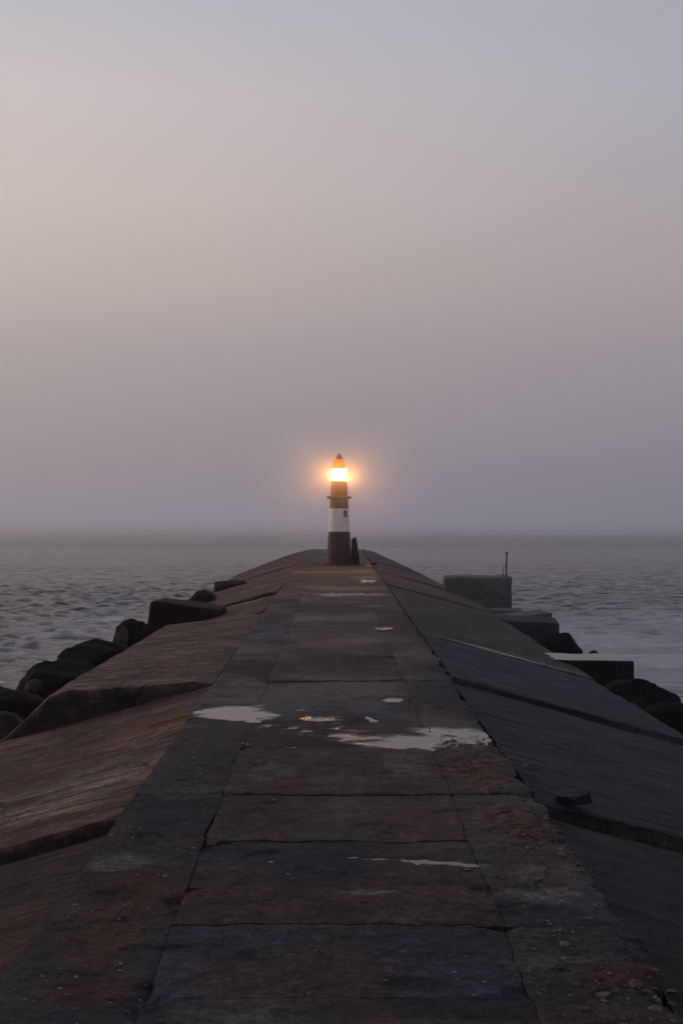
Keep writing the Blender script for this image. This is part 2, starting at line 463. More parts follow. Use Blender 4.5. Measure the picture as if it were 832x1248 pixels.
# stains: u, v, half sizes, colour, weight  (wear with a shape of its own, and a painted puddle shine)
STAINS_AND_SHINE = [(-1.36, 8.05, 0.26, 0.45, (0.080, 0.034, 0.022), 0.8), (-1.25, 7.25, 0.25, 0.28, (0.075, 0.030, 0.020), 0.7),
          (-1.32, 9.0, 0.35, 0.4, (0.070, 0.034, 0.024), 0.6),
          (1.35, 13.2, 0.42, 1.1, (0.085, 0.042, 0.026), 0.85), (1.42, 11.0, 0.34, 0.8, (0.080, 0.038, 0.022), 0.85),
          (0.75, 11.2, 0.35, 0.5, (0.075, 0.036, 0.026), 0.6), (0.1, 15.9, 0.7, 0.9, (0.060, 0.030, 0.024), 0.6),
          (1.30, 8.95, 0.26, 0.16, (0.16, 0.145, 0.14), 0.8), (-1.42, 9.75, 0.3, 0.28, (0.13, 0.12, 0.125), 0.7),
          (1.55, 7.4, 0.2, 0.25, (0.085, 0.035, 0.018), 0.7), (1.2, 7.6, 0.25, 0.1, (0.11, 0.10, 0.09), 0.5),
          (0.42, 7.25, 0.16, 0.12, (0.012, 0.012, 0.014), 0.8), (0.5, 13.4, 0.7, 0.6, (0.060, 0.034, 0.026), 0.5),
          (-0.6, 13.1, 0.25, 0.5, (0.10, 0.10, 0.115), 0.5), (0.95, 29.6, 0.5, 1.0, (0.10, 0.045, 0.03), 0.5),
          (-0.2, 10.1, 0.9, 0.35, (0.026, 0.026, 0.036), 0.8), (-1.2, 12.2, 0.4, 0.3, (0.12, 0.11, 0.10), 0.4),
          (0.35, 40.9, 1.25, 0.55, (0.50, 0.46, 0.46), 0.95), (0.95, 36.0, 0.35, 0.35, (0.2, 0.18, 0.18), 0.7), (-1.3, 28.0, 0.35, 0.3, (0.18, 0.165, 0.16), 0.6), (0.2, 8.95, 0.16, 0.06, (0.16, 0.15, 0.15), 0.6)]  # first one paints a far puddle's pale shine as colour
_sr = np.random.default_rng(5)
for _k in range(90):
    _v = 6.5 + 40 * _sr.random() ** 1.8
    _c = [(0.085, 0.040, 0.025), (0.13, 0.118, 0.112), (0.016, 0.015, 0.017), (0.10, 0.062, 0.045)][_sr.integers(4)]
    STAINS_AND_SHINE.append((_sr.uniform(-1.6, 1.6), _v, _sr.uniform(0.08, 0.35), _sr.uniform(0.06, 0.3) * (1 + _v / 20), _c, _sr.uniform(0.25, 0.65)))

WALK_COLS = [(0.044, 0.038, 0.037), (0.052, 0.044, 0.041), (0.036, 0.034, 0.036), (0.042, 0.042, 0.050), (0.056, 0.045, 0.040), (0.033, 0.033, 0.041)]

def build_walkway():
    cb = [3.0, 5.4, 7.05, 8.28, 9.12, 10.4, 12.05, 14.4, 16.2, 18.1, 20.1, 22.0, 23.6, 26.0, 28.3, 31.0, 34.0, 37.2, 40.8]
    while cb[-1] < 86: cb.append(cb[-1] + random.uniform(3.4, 4.4))
    cb[-1] = LENGTH
    lb = [3.0, 7.0, 8.75, 12.05, 16.55, 20.1, 24.2, 28.3, 34.0, 40.8]
    while lb[-1] < 84: lb.append(lb[-1] + random.uniform(6, 8))
    lb[-1] = LENGTH
    rb = [3.0, 6.2, 8.30, 12.05, 14.4, 17.4, 20.1, 24.5, 28.3, 34.5, 40.8]
    while rb[-1] < 84: rb.append(rb[-1] + random.uniform(6, 8))
    rb[-1] = LENGTH
    VV, FF, CC = [], [], []
    off = 0
    strong = {8.28, 12.05, 20.1, 28.3, 40.8}
    def slab(u0, u1, v0, v1, lift, c, strip, g0, g1):
        nonlocal off
        step = 0.03 if v0 < 13 else 0.06 if v0 < 24 else 0.16 if v0 < 50 else 0.3
        nu = max(8, int((u1 - u0) / (0.03 if v0 < 13 else 0.05 if v0 < 30 else 0.09)))
        nv = max(6, int((v1 - v0) / step))
        us = np.linspace(u0, u1, nu + 1); vs = np.linspace(v0 + g0, v1 - g1, nv + 1)
        U, V = np.meshgrid(us, vs)
        seed = int(abs(u0 * 91 + v0 * 37)) % 9973
        e = np.minimum(np.minimum(U - u0, u1 - U), np.minimum(V - v0, v1 - V))
        W = lift + 0.006 * fbm(U * 1.1, V * 1.1, seed=11, oct=3) + 0.009 * fbm(U * 4.5, V * 4.5, seed=12, oct=5) + 0.004 * fbm(U * 16, V * 16, seed=13, oct=2)
        rough_zone = np.zeros_like(U)
        for cu, cv, su, sv, _, w in [(1.35, 13.2, 0.5, 1.2, 0, 1), (1.42, 10.9, .4, 1.0, 0, 1), (1.5, 7.3, .35, 1.2, 0, .8), (1.3, 21, .5, 4, 0, .5)]:
            rough_zone = np.maximum(rough_zone, w * np.exp(-((U - cu) / su) ** 2 - ((V - cv) / sv) ** 2))
        W += rough_zone * (0.030 * fbm(U * 11, V * 11, seed=14, oct=4) + 0.020 * np.abs(fbm(U * 22, V * 22, seed=18, oct=2)))
        worn = 0.012 + 0.018 * np.clip(fbm(U * 3, V * 3, seed=15) + 0.2, 0, 1)
        es = np.minimum(np.where(np.abs(V - v0) < np.abs(v1 - V), V - v0 + (0.0 if v0 in strong else 0.02), v1 - V + (0.0 if v1 in strong else 0.02)), np.minimum(U - u0, u1 - U) + 0.012)
        W -= worn * (1 - sstep(0, 0.035, es)) ** 1.5 * 0.7 * np.clip(0.6 + 1.2 * fbm(U * 2.1, V * 2.1, seed=16, oct=3), 0.1, 1.6)
        pm = puddle_mask(U, V)
        W = W - 0.022 * pm
        # ragged outer edges
        jag = fbm(V * 2.4, U * 0 + strip * 7.0, seed=31, oct=5)
        jag2 = fbm(V * 9.0, U * 0 + strip * 3.0, seed=33, oct=3)
        U2, V2 = U.copy(), V.copy()
        if strip == 1:
            t = (U - u0) / (u1 - u0)
            U2 = U + t ** 2 * ((0.12 if v0 < 24 else 0.05) * jag + (0.035 if v0 < 24 else 0.0) * jag2 - 0.02)
            W -= sstep(0.75, 1.0, t) * (0.03 + (0.05 if v0 < 24 else 0.0) * np.clip(jag2, 0, 1))
        if strip == -1:
            t = (u1 - U) / (u1 - u0)
            U2 = U - t ** 2 * (0.012 * jag + 0.008 * jag2)
            W -= sstep(0.85, 1.0, t) * (0.006 + 0.02 * np.clip(jag2, 0, 1))
        def wig(ub):      # both neighbours of a joint follow the same line
            return 0.028 * fbm(V * 0.7, V * 0 + ub * 5, seed=36, oct=3) + 0.012 * fbm(V * 5.0, V * 0 + ub * 5, seed=37, oct=3)
        tt = (U - u0) / (u1 - u0)
        if strip >= 0: U2 = U2 + (1 - tt) * wig(round(u0, 1))
        if strip <= 0: U2 = U2 + tt * wig(round(u1, 1))
        if strip == -1: U2 = U2 - tt * 0.050 * np.clip(fbm(V * 0.8, V * 0 + 3, seed=48, oct=4) + 0.25, 0, 0.6) * sstep(7.2, 7.8, V) * (1 - sstep(10.9, 11.6, V))
        tv = (V - v0) / (v1 - v0)
        def wigv(vb): return 0.05 * fbm(U * 0.9, U * 0 + vb * 3, seed=38, oct=3) + 0.02 * fbm(U * 6, U * 0 + vb * 3, seed=39, oct=3)
        V2 = V + (1 - tv) * wigv(v0) + tv * wigv(v1)
        for cu, cv in ((u0, v0), (u1, v0), (u0, v1), (u1, v1)):
            if random.random() < 0.55:
                rc = random.uniform(0.06, 0.20)
                dd = (np.abs(U - cu) + np.abs(V - cv) * random.uniform(0.6, 1.2)) / rc + 0.7 * fbm(U * 9, V * 9, seed=46, oct=3)
                W = W - 0.028 * (1 - sstep(0.7, 1.0, dd))
        hole = fbm(U * 2.2, V * 2.2, seed=47, oct=5)
        W = W - 0.012 * sstep(0.34, 0.44, hole)
        # colour
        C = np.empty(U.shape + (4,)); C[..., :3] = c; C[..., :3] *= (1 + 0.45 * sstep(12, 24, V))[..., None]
        mott = fbm(U * 1.7, V * 1.7, seed=seed % 50 + 60, oct=5)
        C[..., :3] *= (1 + 0.35 * mott)[..., None]
        br = sstep(0.05, 0.5, fbm(U * 0.8 + 5, V * 0.8, seed=71, oct=5))[..., None]
        C[..., :3] = C[..., :3] * (1 - 0.6 * br) + np.array((0.072, 0.042, 0.031)) * 0.6 * br
        for cu, cv, su, sv, sc, w in STAINS_AND_SHINE:
            d = ((U - cu) / su + 0.7 * fbm(U * 3.2, V * 2.5, seed=81, oct=5)) ** 2 + ((V - cv) / sv + 0.7 * fbm(U * 3.2 + 7, V * 2.5, seed=82, oct=5)) ** 2
            k = (w * np.clip(1.3 - d, 0, 1) ** 0.7)[..., None]
            C[..., :3] = C[..., :3] * (1 - k) + np.array(sc) * k
        C[..., :3] *= (1 - 0.45 * sstep(0.0, 0.45, pm))[..., None]
        damp = sstep(-0.1, 0.4, fbm(U * 0.6, V * 0.5, seed=91, oct=4))
        C[..., 3] = 1 - np.clip(sstep(0.12, 0.75, pm) + 0.2 * damp, 0, 1)
        n0 = (nu + 1) * (nv + 1)
        I = np.arange(n0).reshape(nv + 1, nu + 1)
        f = np.stack([I[:-1, :-1], I[:-1, 1:], I[1:, 1:], I[1:, :-1]], -1).reshape(-1, 4) + off
        P = np.stack([U2, V2, W], -1).reshape(-1, 3)
        loop = np.concatenate([I[0, :-1], I[:-1, -1], I[-1, :0:-1], I[:0:-1, 0]])
        low = P[loop].copy(); low[:, 2] = -0.34
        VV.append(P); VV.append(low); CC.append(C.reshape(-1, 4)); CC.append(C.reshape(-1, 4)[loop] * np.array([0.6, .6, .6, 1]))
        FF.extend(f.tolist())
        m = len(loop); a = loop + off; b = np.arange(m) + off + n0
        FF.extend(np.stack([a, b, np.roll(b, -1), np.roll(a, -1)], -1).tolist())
        off += n0 + m
    strong = {8.28, 12.05, 20.1, 28.3, 40.8}
    for strip, (u0, u1, br) in ((0, (-0.94, 0.97, cb)), (-1, (-1.70, -0.94, lb)), (1, (0.97, 1.70, rb))):
        for v0, v1 in zip(br, br[1:]):
            lift = random.uniform(-0.004, 0.004)
            if v0 in strong and strip != -1: lift += 0.010 if v0 in (12.05, 20.1) else 0.005
            if strip == 0 and v0 == 9.12: lift -= 0.010
            c = np.array(random.choice(WALK_COLS)) * random.uniform(0.6, 1.5)
            if strip == 0 and v0 == 7.05: c = np.array((0.042, 0.042, 0.058))
            if strip == 0 and v0 in (5.4, 3.0): c = np.array((0.026, 0.025, 0.032))
            if strip == 0 and v0 == 9.12: c = np.array((0.030, 0.029, 0.040))
            if strip == 0 and v0 in (8.28, 10.4): c = np.array((0.058, 0.044, 0.040))
            if strip == 0 and v0 == 12.05: c = np.array((0.060, 0.050, 0.050))
            if v0 > 40: c = np.array((0.052, 0.043, 0.042)) * random.uniform(0.92, 1.08)
            g0 = 0.007 if v0 in strong else 0.0012
            g1 = 0.005 if v1 in strong else 0.0012
            ul = u0 + (0.0015 if strip == 0 else 0.0); ur = u1 - 0.0015
            if strip == -1: ur = u1 - 0.003
            if strip == 1: ul = u0 + 0.003; ur = u1
            slab(ul, ur, v0, v1, lift, c, strip, g0, g1)
    V = np.concatenate(VV); C = np.concatenate(CC)
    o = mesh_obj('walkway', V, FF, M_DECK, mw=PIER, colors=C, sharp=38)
    tag(o, kind='structure')
build_walkway()

def deck_w(u, v):
    return 0.006 * float(fbm(np.array([u * 1.1]), np.array([v * 1.1]), seed=11, oct=3)[0])

# standing water lies level in the hollows of the walkway
for i, (cu, cv, su, sv) in enumerate(PUDDLES):
    n = 40
    pts = [(su * 1.75 * math.cos(2 * math.pi * k / n), max(sv * 1.75, 0.26 if i == 5 else 0) * math.sin(2 * math.pi * k / n)) for k in range(n)]
    pts = [(min(max(x, -1.60 - cu), 1.45 - cu), y) for x, y in pts]
    lvl = -0.0150 if i != 2 else -0.0135
    verts = [(0, 0, 0)] + [(x, y, 0) for x, y in pts]
    faces = [(0, 1 + k, 1 + (k + 1) % n) for k in range(n)]
    o = mesh_obj('puddle', verts, faces, M_PUD, mw=PIER @ Matrix.Translation((cu, cv, lvl)), smooth=False)
    tag(o, kind='structure')

# ------------------------------------------------------------------ sloping apron slabs
def flank_w(r): return -0.272 * r

def apron(name, side, v0, v1, color, label, rmax=3.5, rend=None, lift0=0.0, lift1=0.0, prof0=None, prof1=None, thick=0.38, gap=0.03,
          stains_and_sheen=(), skew=0.0, seed=0, group=None):
    """one cast slab leaning from the walkway down to the rocks"""
    step = 0.05 if v0 < 13 else 0.08 if v0 < 24 else 0.16 if v0 < 46 else 0.3
    nv = max(10, int((v1 - v0) / step)); nr = 70 if v0 < 24 else 44
    t = np.linspace(0, 1, nv + 1)[:, None]
    rr = np.linspace(0, 1, nr + 1)[None, :]
    edge_j = fbm(t * (v1 - v0) * 0.8, t * 0 + seed, seed=seed + 3, oct=4)
    Rm = rmax + ((rend or rmax) - rmax) * t + 0.10 * edge_j
    Rr = rr * Rm
    T = t + 0 * rr
    V = v0 + gap + (v1 - v0 - 2 * gap) * T + skew * Rr
    if prof0 is None:
        W = flank_w(Rr) - 0.035
    else:
        p0 = np.array(prof0); p1 = np.array(prof1)
        Wa = np.interp(Rr, p0[:, 0], p0[:, 1]); Wb = np.interp(Rr, p1[:, 0], p1[:, 1])
        W = Wa * (1 - T) + Wb * T - 0.02
    W = W + lift0 * (1 - T) + lift1 * T
    W = W + 0.020 * fbm(Rr * 0.7, V * 1.1, seed=seed + 1, oct=4) + 0.024 * fbm(Rr * 0.8, V * 4.0, seed=seed + 2, oct=5) + 0.010 * fbm(Rr * 6, V * 6, seed=seed + 4, oct=3)
    e = np.minimum(np.minimum(T, 1 - T) * (v1 - v0), (1 - rr) * rmax)
    W = W - 0.028 * (1 - sstep(0, 0.05, e)) * (0.6 + 0.6 * np.clip(fbm(Rr * 4, V * 4, seed=seed + 5), -0.5, 1))
    Vj = V + (e < 0.06) * 0.02 * fbm(Rr * 3, V * 3, seed=seed + 6)
    U = side * (1.715 + Rr)
    C = np.empty(U.shape + (3,)); C[...] = color
    m = fbm(Rr * 0.8, V * 0.8, seed=seed + 8, oct=5)
    C *= (1 + 0.4 * m)[..., None]
    for su_, sv_, hu, hv, sc, w in stains_and_sheen:
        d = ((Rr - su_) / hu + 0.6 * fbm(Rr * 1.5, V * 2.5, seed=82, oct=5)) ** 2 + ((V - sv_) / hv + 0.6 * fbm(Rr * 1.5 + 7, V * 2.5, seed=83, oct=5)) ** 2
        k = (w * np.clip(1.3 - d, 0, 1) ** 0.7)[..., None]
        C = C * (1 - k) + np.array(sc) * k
    P = np.stack([U, Vj, W], -1).reshape(-1, 3)
    n0 = len(P); I = np.arange(n0).reshape(nv + 1, nr + 1)
    f = np.stack([I[:-1, :-1], I[:-1, 1:], I[1:, 1:], I[1:, :-1]], -1).reshape(-1, 4)
    loop = np.concatenate([I[0, :-1], I[:-1, -1], I[-1, :0:-1], I[:0:-1, 0]])
    rings, rcol = [P], [C.reshape(-1, 3)]
    faces = f.tolist()
    prev = loop; m_ = len(loop); base = n0
    dark = C.reshape(-1, 3)[loop]
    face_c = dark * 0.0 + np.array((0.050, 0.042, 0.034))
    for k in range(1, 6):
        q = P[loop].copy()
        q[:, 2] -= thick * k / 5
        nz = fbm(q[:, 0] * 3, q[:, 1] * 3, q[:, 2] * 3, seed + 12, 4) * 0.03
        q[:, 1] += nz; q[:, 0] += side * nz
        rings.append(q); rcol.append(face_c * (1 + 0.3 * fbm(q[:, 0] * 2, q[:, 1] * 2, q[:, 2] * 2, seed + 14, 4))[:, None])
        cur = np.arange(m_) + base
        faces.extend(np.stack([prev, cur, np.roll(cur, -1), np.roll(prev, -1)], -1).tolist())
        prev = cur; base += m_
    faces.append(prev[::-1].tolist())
    if side < 0: faces = [fc[::-1] for fc in faces]
    PV = np.concatenate(rings); PC = np.concatenate(rcol)
    cen = np.array((side * (1.715 + rmax / 2), (v0 + v1) / 2, flank_w(rmax / 2) - thick))
    o = mesh_obj(name, PV - cen, faces, M_FLANK if side < 0 else M_FLANK_WET, mw=PIER @ Matrix.Translation(cen), colors=PC, sharp=38)
    tag(o, label, 'concrete slab', group)
    return o

GL, GR = 'sloping slabs on the left flank', 'sloping slabs on the right flank'
RED, TAN = (0.120, 0.075, 0.062), (0.215, 0.158, 0.138)
apron('sloping_slab', -1, 3.0, 11.35, (0.075, 0.054, 0.046), 'nearest sloping slab left of the walkway, dark and sunk below the reddish one behind it', lift0=-0.06, lift1=-0.10,
      stains_and_sheen=[(1.2, 10.3, 3.0, 0.85, (0.040, 0.033, 0.028), 0.85), (1.0, 8.3, 1.6, 1.0, (0.120, 0.060, 0.042), 0.6)], seed=100, group=GL)
apron('sloping_slab', -1, 11.45, 20.3, RED, 'wide reddish brown sloping slab with pale worn patches in front of the thick raised slab', lift0=0.0, lift1=-0.02,
      stains_and_sheen=[(1.2, 13.4, 1.4, 1.1, TAN, 0.85), (0.6, 14.5, 0.7, 0.8, TAN, 0.5), (0.5, 17.2, 0.5, 0.9, (0.17, 0.075, 0.04), 0.75),
              (1.25, 13.6, 0.20, 0.16, (0.055, 0.036, 0.03), 0.8), (0.62, 14.4, 0.22, 0.10, (0.055, 0.036, 0.03), 0.8), (1.9, 15.6, 1.4, 0.6, (0.09, 0.045, 0.036), 0.6), (1.4, 12.2, 1.6, 0.35, (0.085, 0.045, 0.036), 0.6)], seed=120, group=GL)
apron('sloping_slab', -1, 20.0, 34.0, (0.135, 0.094, 0.078), 'raised sloping slab on the left flank showing a thick dark mossy end face', rmax=2.95,
      prof0=[(0, 0.0), (0.25, 0.03), (2.1, -0.08), (2.3, -0.16), (2.95, -0.78)], prof1=[(0, -0.02), (2.25, -0.29), (2.45, -0.40), (2.95, -0.95)], thick=0.62,
      stains_and_sheen=[(1.4, 24.5, 2.0, 0.4, (0.20, 0.15, 0.13), 0.6), (1.1, 22, 1.8, 0.9, (0.155, 0.112, 0.095), 0.7)], seed=140, group=GL)  # first patch is a painted pale sheen line across the slab
apron('sloping_slab', -1, 34.1, 42.9, (0.115, 0.076, 0.064), 'sloping slab between the thick raised slab and the dark tilted block on the left', lift0=0.05, lift1=-0.05, rmax=3.1,
      stains_and_sheen=[(1.3, 42.5, 1.8, 0.35, (0.24, 0.19, 0.17), 0.8)], seed=160, group=GL)  # painted pale sheen line along the far joint
apron('sloping_slab', -1, 43.0, 52.5, (0.125, 0.085, 0.072), 'left sloping slab just behind the dark tilted block', lift0=0.06, lift1=0.0, seed=180, group=GL)
apron('sloping_slab', -1, 52.6, 63.5, (0.110, 0.074, 0.064), 'left sloping slab ending level with the lighthouse foot', lift0=0.02, seed=200, group=GL)
apron('sloping_slab', -1, 63.6, 76.5, (0.100, 0.070, 0.062), 'left sloping slab beginning beside the lighthouse foot', lift0=0.05, seed=220, group=GL)
apron('sloping_slab', -1, 76.6, 90.0, (0.095, 0.068, 0.062), 'farthest sloping slab left of the walkway behind the lighthouse', rend=1.3, seed=240, group=GL)

BLU, DRK = (0.033, 0.037, 0.060), (0.028, 0.028, 0.038)
apron('sloping_slab', 1, 3.0, 12.0, (0.026, 0.025, 0.029), 'nearest sloping slab right of the walkway, almost black with a pale wedge stain', lift0=-0.06, lift1=-0.11,
      stains_and_sheen=[(1.6, 9.2, 0.7, 0.22, (0.085, 0.075, 0.07), 0.8), (2.0, 11.4, 0.7, 0.5, (0.05, 0.05, 0.058), 0.6)], seed=300, group=GR)
apron('sloping_slab', 1, 12.15, 20.7, DRK, 'dark sloping slab right of the big puddle with a shadowed lower edge', lift0=-0.02, lift1=-0.05,
      stains_and_sheen=[(2.4, 16.5, 1.0, 1.2, (0.050, 0.044, 0.043), 0.6), (1.2, 19.4, 2.0, 0.7, (0.050, 0.043, 0.038), 0.6)], seed=320, group=GR)
apron('sloping_slab', 1, 20.8, 28.4, BLU, 'bluish sloping slab on the right below the seam with a painted pale sheen', lift0=0.03, lift1=0.0,
      stains_and_sheen=[(1.5, 21.6, 2.0, 0.7, (0.052, 0.045, 0.042), 0.6)], seed=340, group=GR)
apron('sloping_slab', 1, 28.5, 46.6, (0.050, 0.042, 0.041), 'long brownish sloping slab on the right above the seam with a painted pale sheen', lift0=0.02, lift1=0.02,
      stains_and_sheen=[(1.9, 28.75, 1.2, 0.13, (0.36, 0.34, 0.35), 1.0), (2.6, 38, 1.0, 3, (0.058, 0.048, 0.044), 0.5), (0.6, 33, 0.7, 2.5, (0.030, 0.028, 0.032), 0.6)], seed=360, group=GR)  # first patch paints the sky's reflection in the wet seam as pale colour
apron('sloping_slab', 1, 46.7, 58.0, (0.056, 0.047, 0.044), 'right sloping slab in front of the tall square block', lift0=0.06, lift1=0.0, seed=380, group=GR)
apron('sloping_slab', 1, 58.1, 70.0, (0.054, 0.046, 0.044), 'right sloping slab beside the lighthouse foot', lift0=0.05, rmax=3.3, rend=2.7, seed=400, group=GR)
apron('sloping_slab', 1, 70.1, 90.0, (0.058, 0.050, 0.048), 'farthest sloping slab right of the walkway rising to a hazy crest', lift0=0.03, lift1=0.06, rmax=2.7, rend=0.8, seed=420, group=GR)

# ------------------------------------------------------------------ rocks and blocks
def rock(name, px0, px1, py0, py1, v, depth, label, mat=None, seed=0, cat='rock', group=None, cuts=9, rz=0.0, ry=0.0, sub=5, round_=0.0):
    """a boulder filling the photograph's box px0..px1, py0..py1 at distance v"""
    if cat == 'rock' and mat is None: px0, px1, py1 = px0 - 0.16 * (px1 - px0), px1 + 0.16 * (px1 - px0), py1 + 10
    u0, _, w1 = at(px0, py0, v); u1, _, w0 = at(px1, py1, v)
    bm = bmesh.new(); bmesh.ops.create_icosphere(bm, subdivisions=sub, radius=1.0)
    P = np.array([x.co for x in bm.verts]); fs = [[x.index for x in f.verts] for f in bm.faces]; bm.free()
    rg = np.random.default_rng(seed)
    for k in range(cuts):
        n = rg.normal(size=3); n /= np.linalg.norm(n)
        d = rg.uniform(0.52, 0.86) + round_
        P -= np.maximum(0, P @ n - d)[:, None] * n * 0.96
    P += P * (0.14 * fbm(P[:, 0] * 1.7, P[:, 1] * 1.7, P[:, 2] * 1.7, seed, 3) + 0.10 * (np.abs(fbm(P[:, 0] * 3, P[:, 1] * 3, P[:, 2] * 3, seed + 1, 4)) - 0.2) + 0.03 * fbm(P[:, 0] * 11, P[:, 1] * 11, P[:, 2] * 11, seed + 2, 3))[:, None]
    cz, sz, cy, sy = math.cos(rz), math.sin(rz), math.cos(ry), math.sin(ry)
    P = P @ np.array([[cz, sz, 0], [-sz, cz, 0], [0, 0, 1]])
    P = P @ np.array([[cy, 0, -sy], [0, 1, 0], [sy, 0, cy]])
    lo, hi = P.min(0), P.max(0)
    P = (P - lo) / (hi - lo)
    P = P * np.array([u1 - u0, depth, w1 - w0]) + np.array([-(u1 - u0) / 2, -depth / 2, 0])
    cen = ((u0 + u1) / 2, v + depth / 2, w0)
    o = mesh_obj(name, P, fs, mat or M_ROCK, mw=PIER @ Matrix.Translation(cen), sharp=30)
    tag(o, label, cat, group)
    return o

def block_mesh(dx, dy, dz, rad=0.04, cuts=16, amp=0.02, seed=0, taper=0.0, chip=0.0):
    bm = bmesh.new(); bmesh.ops.create_cube(bm, size=2.0)
    bmesh.ops.subdivide_edges(bm, edges=bm.edges[:], cuts=cuts, use_grid_fill=True)
    P = np.array([x.co for x in bm.verts]); fs = [[x.index for x in f.verts] for f in bm.faces]; bm.free()
    # crowd the vertices toward the edges so that the rounding holds
    P = np.sign(P) * (1 - (1 - np.abs(P)) ** 1.6)
    H = np.array([dx, dy, dz]) / 2
    P = P * H
    q = np.clip(P, -(H - rad), H - rad)
    d = P - q; L = np.linalg.norm(d, axis=1)
    k = L > 1e-9
    d[k] *= (rad / L[k])[:, None] * np.minimum(1, L[k] / rad)[:, None] if False else (np.minimum(L[k], rad) / L[k])[:, None]
    P = q + d
    nz = fbm(P[:, 0] * 2.2, P[:, 1] * 2.2, P[:, 2] * 2.2, seed, 4)
    P += d / (rad + 1e-9) * (nz * amp)[:, None]
    P[:, 2] += fbm(P[:, 0] * 1.1, P[:, 1] * 1.1, None, seed + 5, 3) * amp
    if chip:
        c = np.abs(P) / H; e = np.sort(c, 1)[:, 1]
        P *= (1 - chip * sstep(0.9, 1.0, e) * np.clip(fbm(P[:, 0] * 3, P[:, 1] * 3, P[:, 2] * 3, seed + 9, 3), 0, 1))[:, None]
    if taper: P[:, 2] *= 1 + taper * P[:, 0] / H[0]
    P[:, 2] += dz / 2
    return P, fs

def block(name, px0, px1, py0, py1, v, depth, label, mat, seed=0, rot=(0, 0, 0), parent=None, cat='block', group=None, dz_extra=0.0, **kw):
    u0, _, w1 = at(px0, py0, v); u1, _, w0 = at(px1, py1, v)
    w0 -= dz_extra
    P, fs = block_mesh(u1 - u0, depth, w1 - w0, seed=seed, **kw)
    mw = PIER @ Matrix.Translation(((u0 + u1) / 2, v + depth / 2, w0)) @ Matrix.Rotation(rot[2], 4, 'Z') @ Matrix.Rotation(rot[1], 4, 'Y') @ Matrix.Rotation(rot[0], 4, 'X')
    if parent is not None:
        o = mesh_obj(name, P, fs, mat, parent=parent)
        return o, mw
    o = mesh_obj(name, P, fs, mat, mw=mw)
    tag(o, label, cat, group)
    return o

GLR, GRR = 'boulders along the left flank', 'boulders along the right flank'
rock('boulder', -60, 42, 842, 935, 22.0, 1.6, 'black boulder at the left edge of the photo, in front of the long scarred one', seed=1, group=GLR, ry=0.2)
rock('boulder', -40, 30, 872, 960, 20.3, 1.0, 'low grey-topped boulder tucked under the raised slab at the left edge', mat=M_ROCKB, seed=12, group=GLR)
rock('boulder', 18, 124, 811, 900, 25.0, 1.9, 'long black boulder with a pale scar left of the raised slab', seed=3, group=GLR, ry=-0.3, round_=0.12)
rock('boulder', 64, 156, 784, 865, 29.5, 2.0, 'smooth humped black boulder between the long scarred one and the one with a brown facet', seed=9, group=GLR, round_=0.14)
rock('boulder', 136, 186, 756, 815, 35.0, 1.6, 'black boulder with a brown broken facet beside the dark tilted block', seed=15, group=GLR, round_=0.08)
rock('boulder', 228, 268, 720, 752, 49.0, 2.0, 'dark wedge boulder on the left flank just beyond the dark tilted block', seed=17, group=GLR, ry=-0.2)
rock('boulder', 262, 304, 709, 726, 57.0, 2.0, 'small hazy boulder on the left flank, farthest of that row', seed=19, group=GLR, ry=-0.25)
# broken facets: brown patch stones
rock('rock_chip', 141, 156, 766, 789, 34.8, 0.5, 'brown broken stone lying against the boulder beside the dark tilted block', mat=M_ROCKB, seed=23, sub=4)
rock('rock_chip', 28, 52, 828, 846, 24.9, 0.4, 'pale brown broken stone on the long scarred boulder at left', mat=M_ROCKB, seed=25, sub=4)

block('tilted_block', 177, 262, 737, 790, 38.0, 1.7, 'dark tilted concrete block with a rounded end lying on the outer left flank', M_DARKBLOCK, seed=5,
      rot=(0, R(7), R(-4)), rad=0.10, amp=0.02, dz_extra=0.25, chip=0.03)

# right flank
t = empty('marker_block', Matrix.Identity(4))
o, mw = block('body', 543, 625, 703.5, 775, 56.0, 2.2, None, M_BLOCK, seed=8, rot=(0, 0, R(-3)), parent=t, rad=0.05, amp=0.03, dz_extra=0.4, chip=0.035)
t.matrix_world = mw
H_BLK = at(0, 703.5, 56)[2] - at(0, 775, 56)[2] + 0.4
def bar(name, x, y, z0, z1, r, parent, lean=(0, 0), knob=False, mat=M_IRON):
    prof = [(r, 0), (r, (z1 - z0) * 0.97), (r * 0.8, z1 - z0)] if not knob else [(r * 1.25, 0), (r, 0.05), (r, (z1 - z0) - 0.09), (r * 1.5, (z1 - z0) - 0.08), (r * 1.6, (z1 - z0) - 0.02), (r * 1.0, z1 - z0)]
    bm = lathe_bm(prof, 14)
    bmesh.ops.transform(bm, matrix=Matrix.Translation((x, y, z0)) @ Matrix.Rotation(lean[0], 4, 'Y') @ Matrix.Rotation(lean[1], 4, 'X'), verts=bm.verts[:])
    return from_bm(name, bm, mat, parent, smooth=True, angle=40)
bar('pole', 1.13, -0.75, H_BLK - 0.02, H_BLK + 1.00, 0.028, t, (R(0.8), 0), True)
bar('rod', 0.98, -0.80, H_BLK - 0.02, H_BLK + 0.42, 0.018, t, (R(7), R(3)))
tag(t, 'tall square grey concrete block with a thin iron pole on top', 'block')

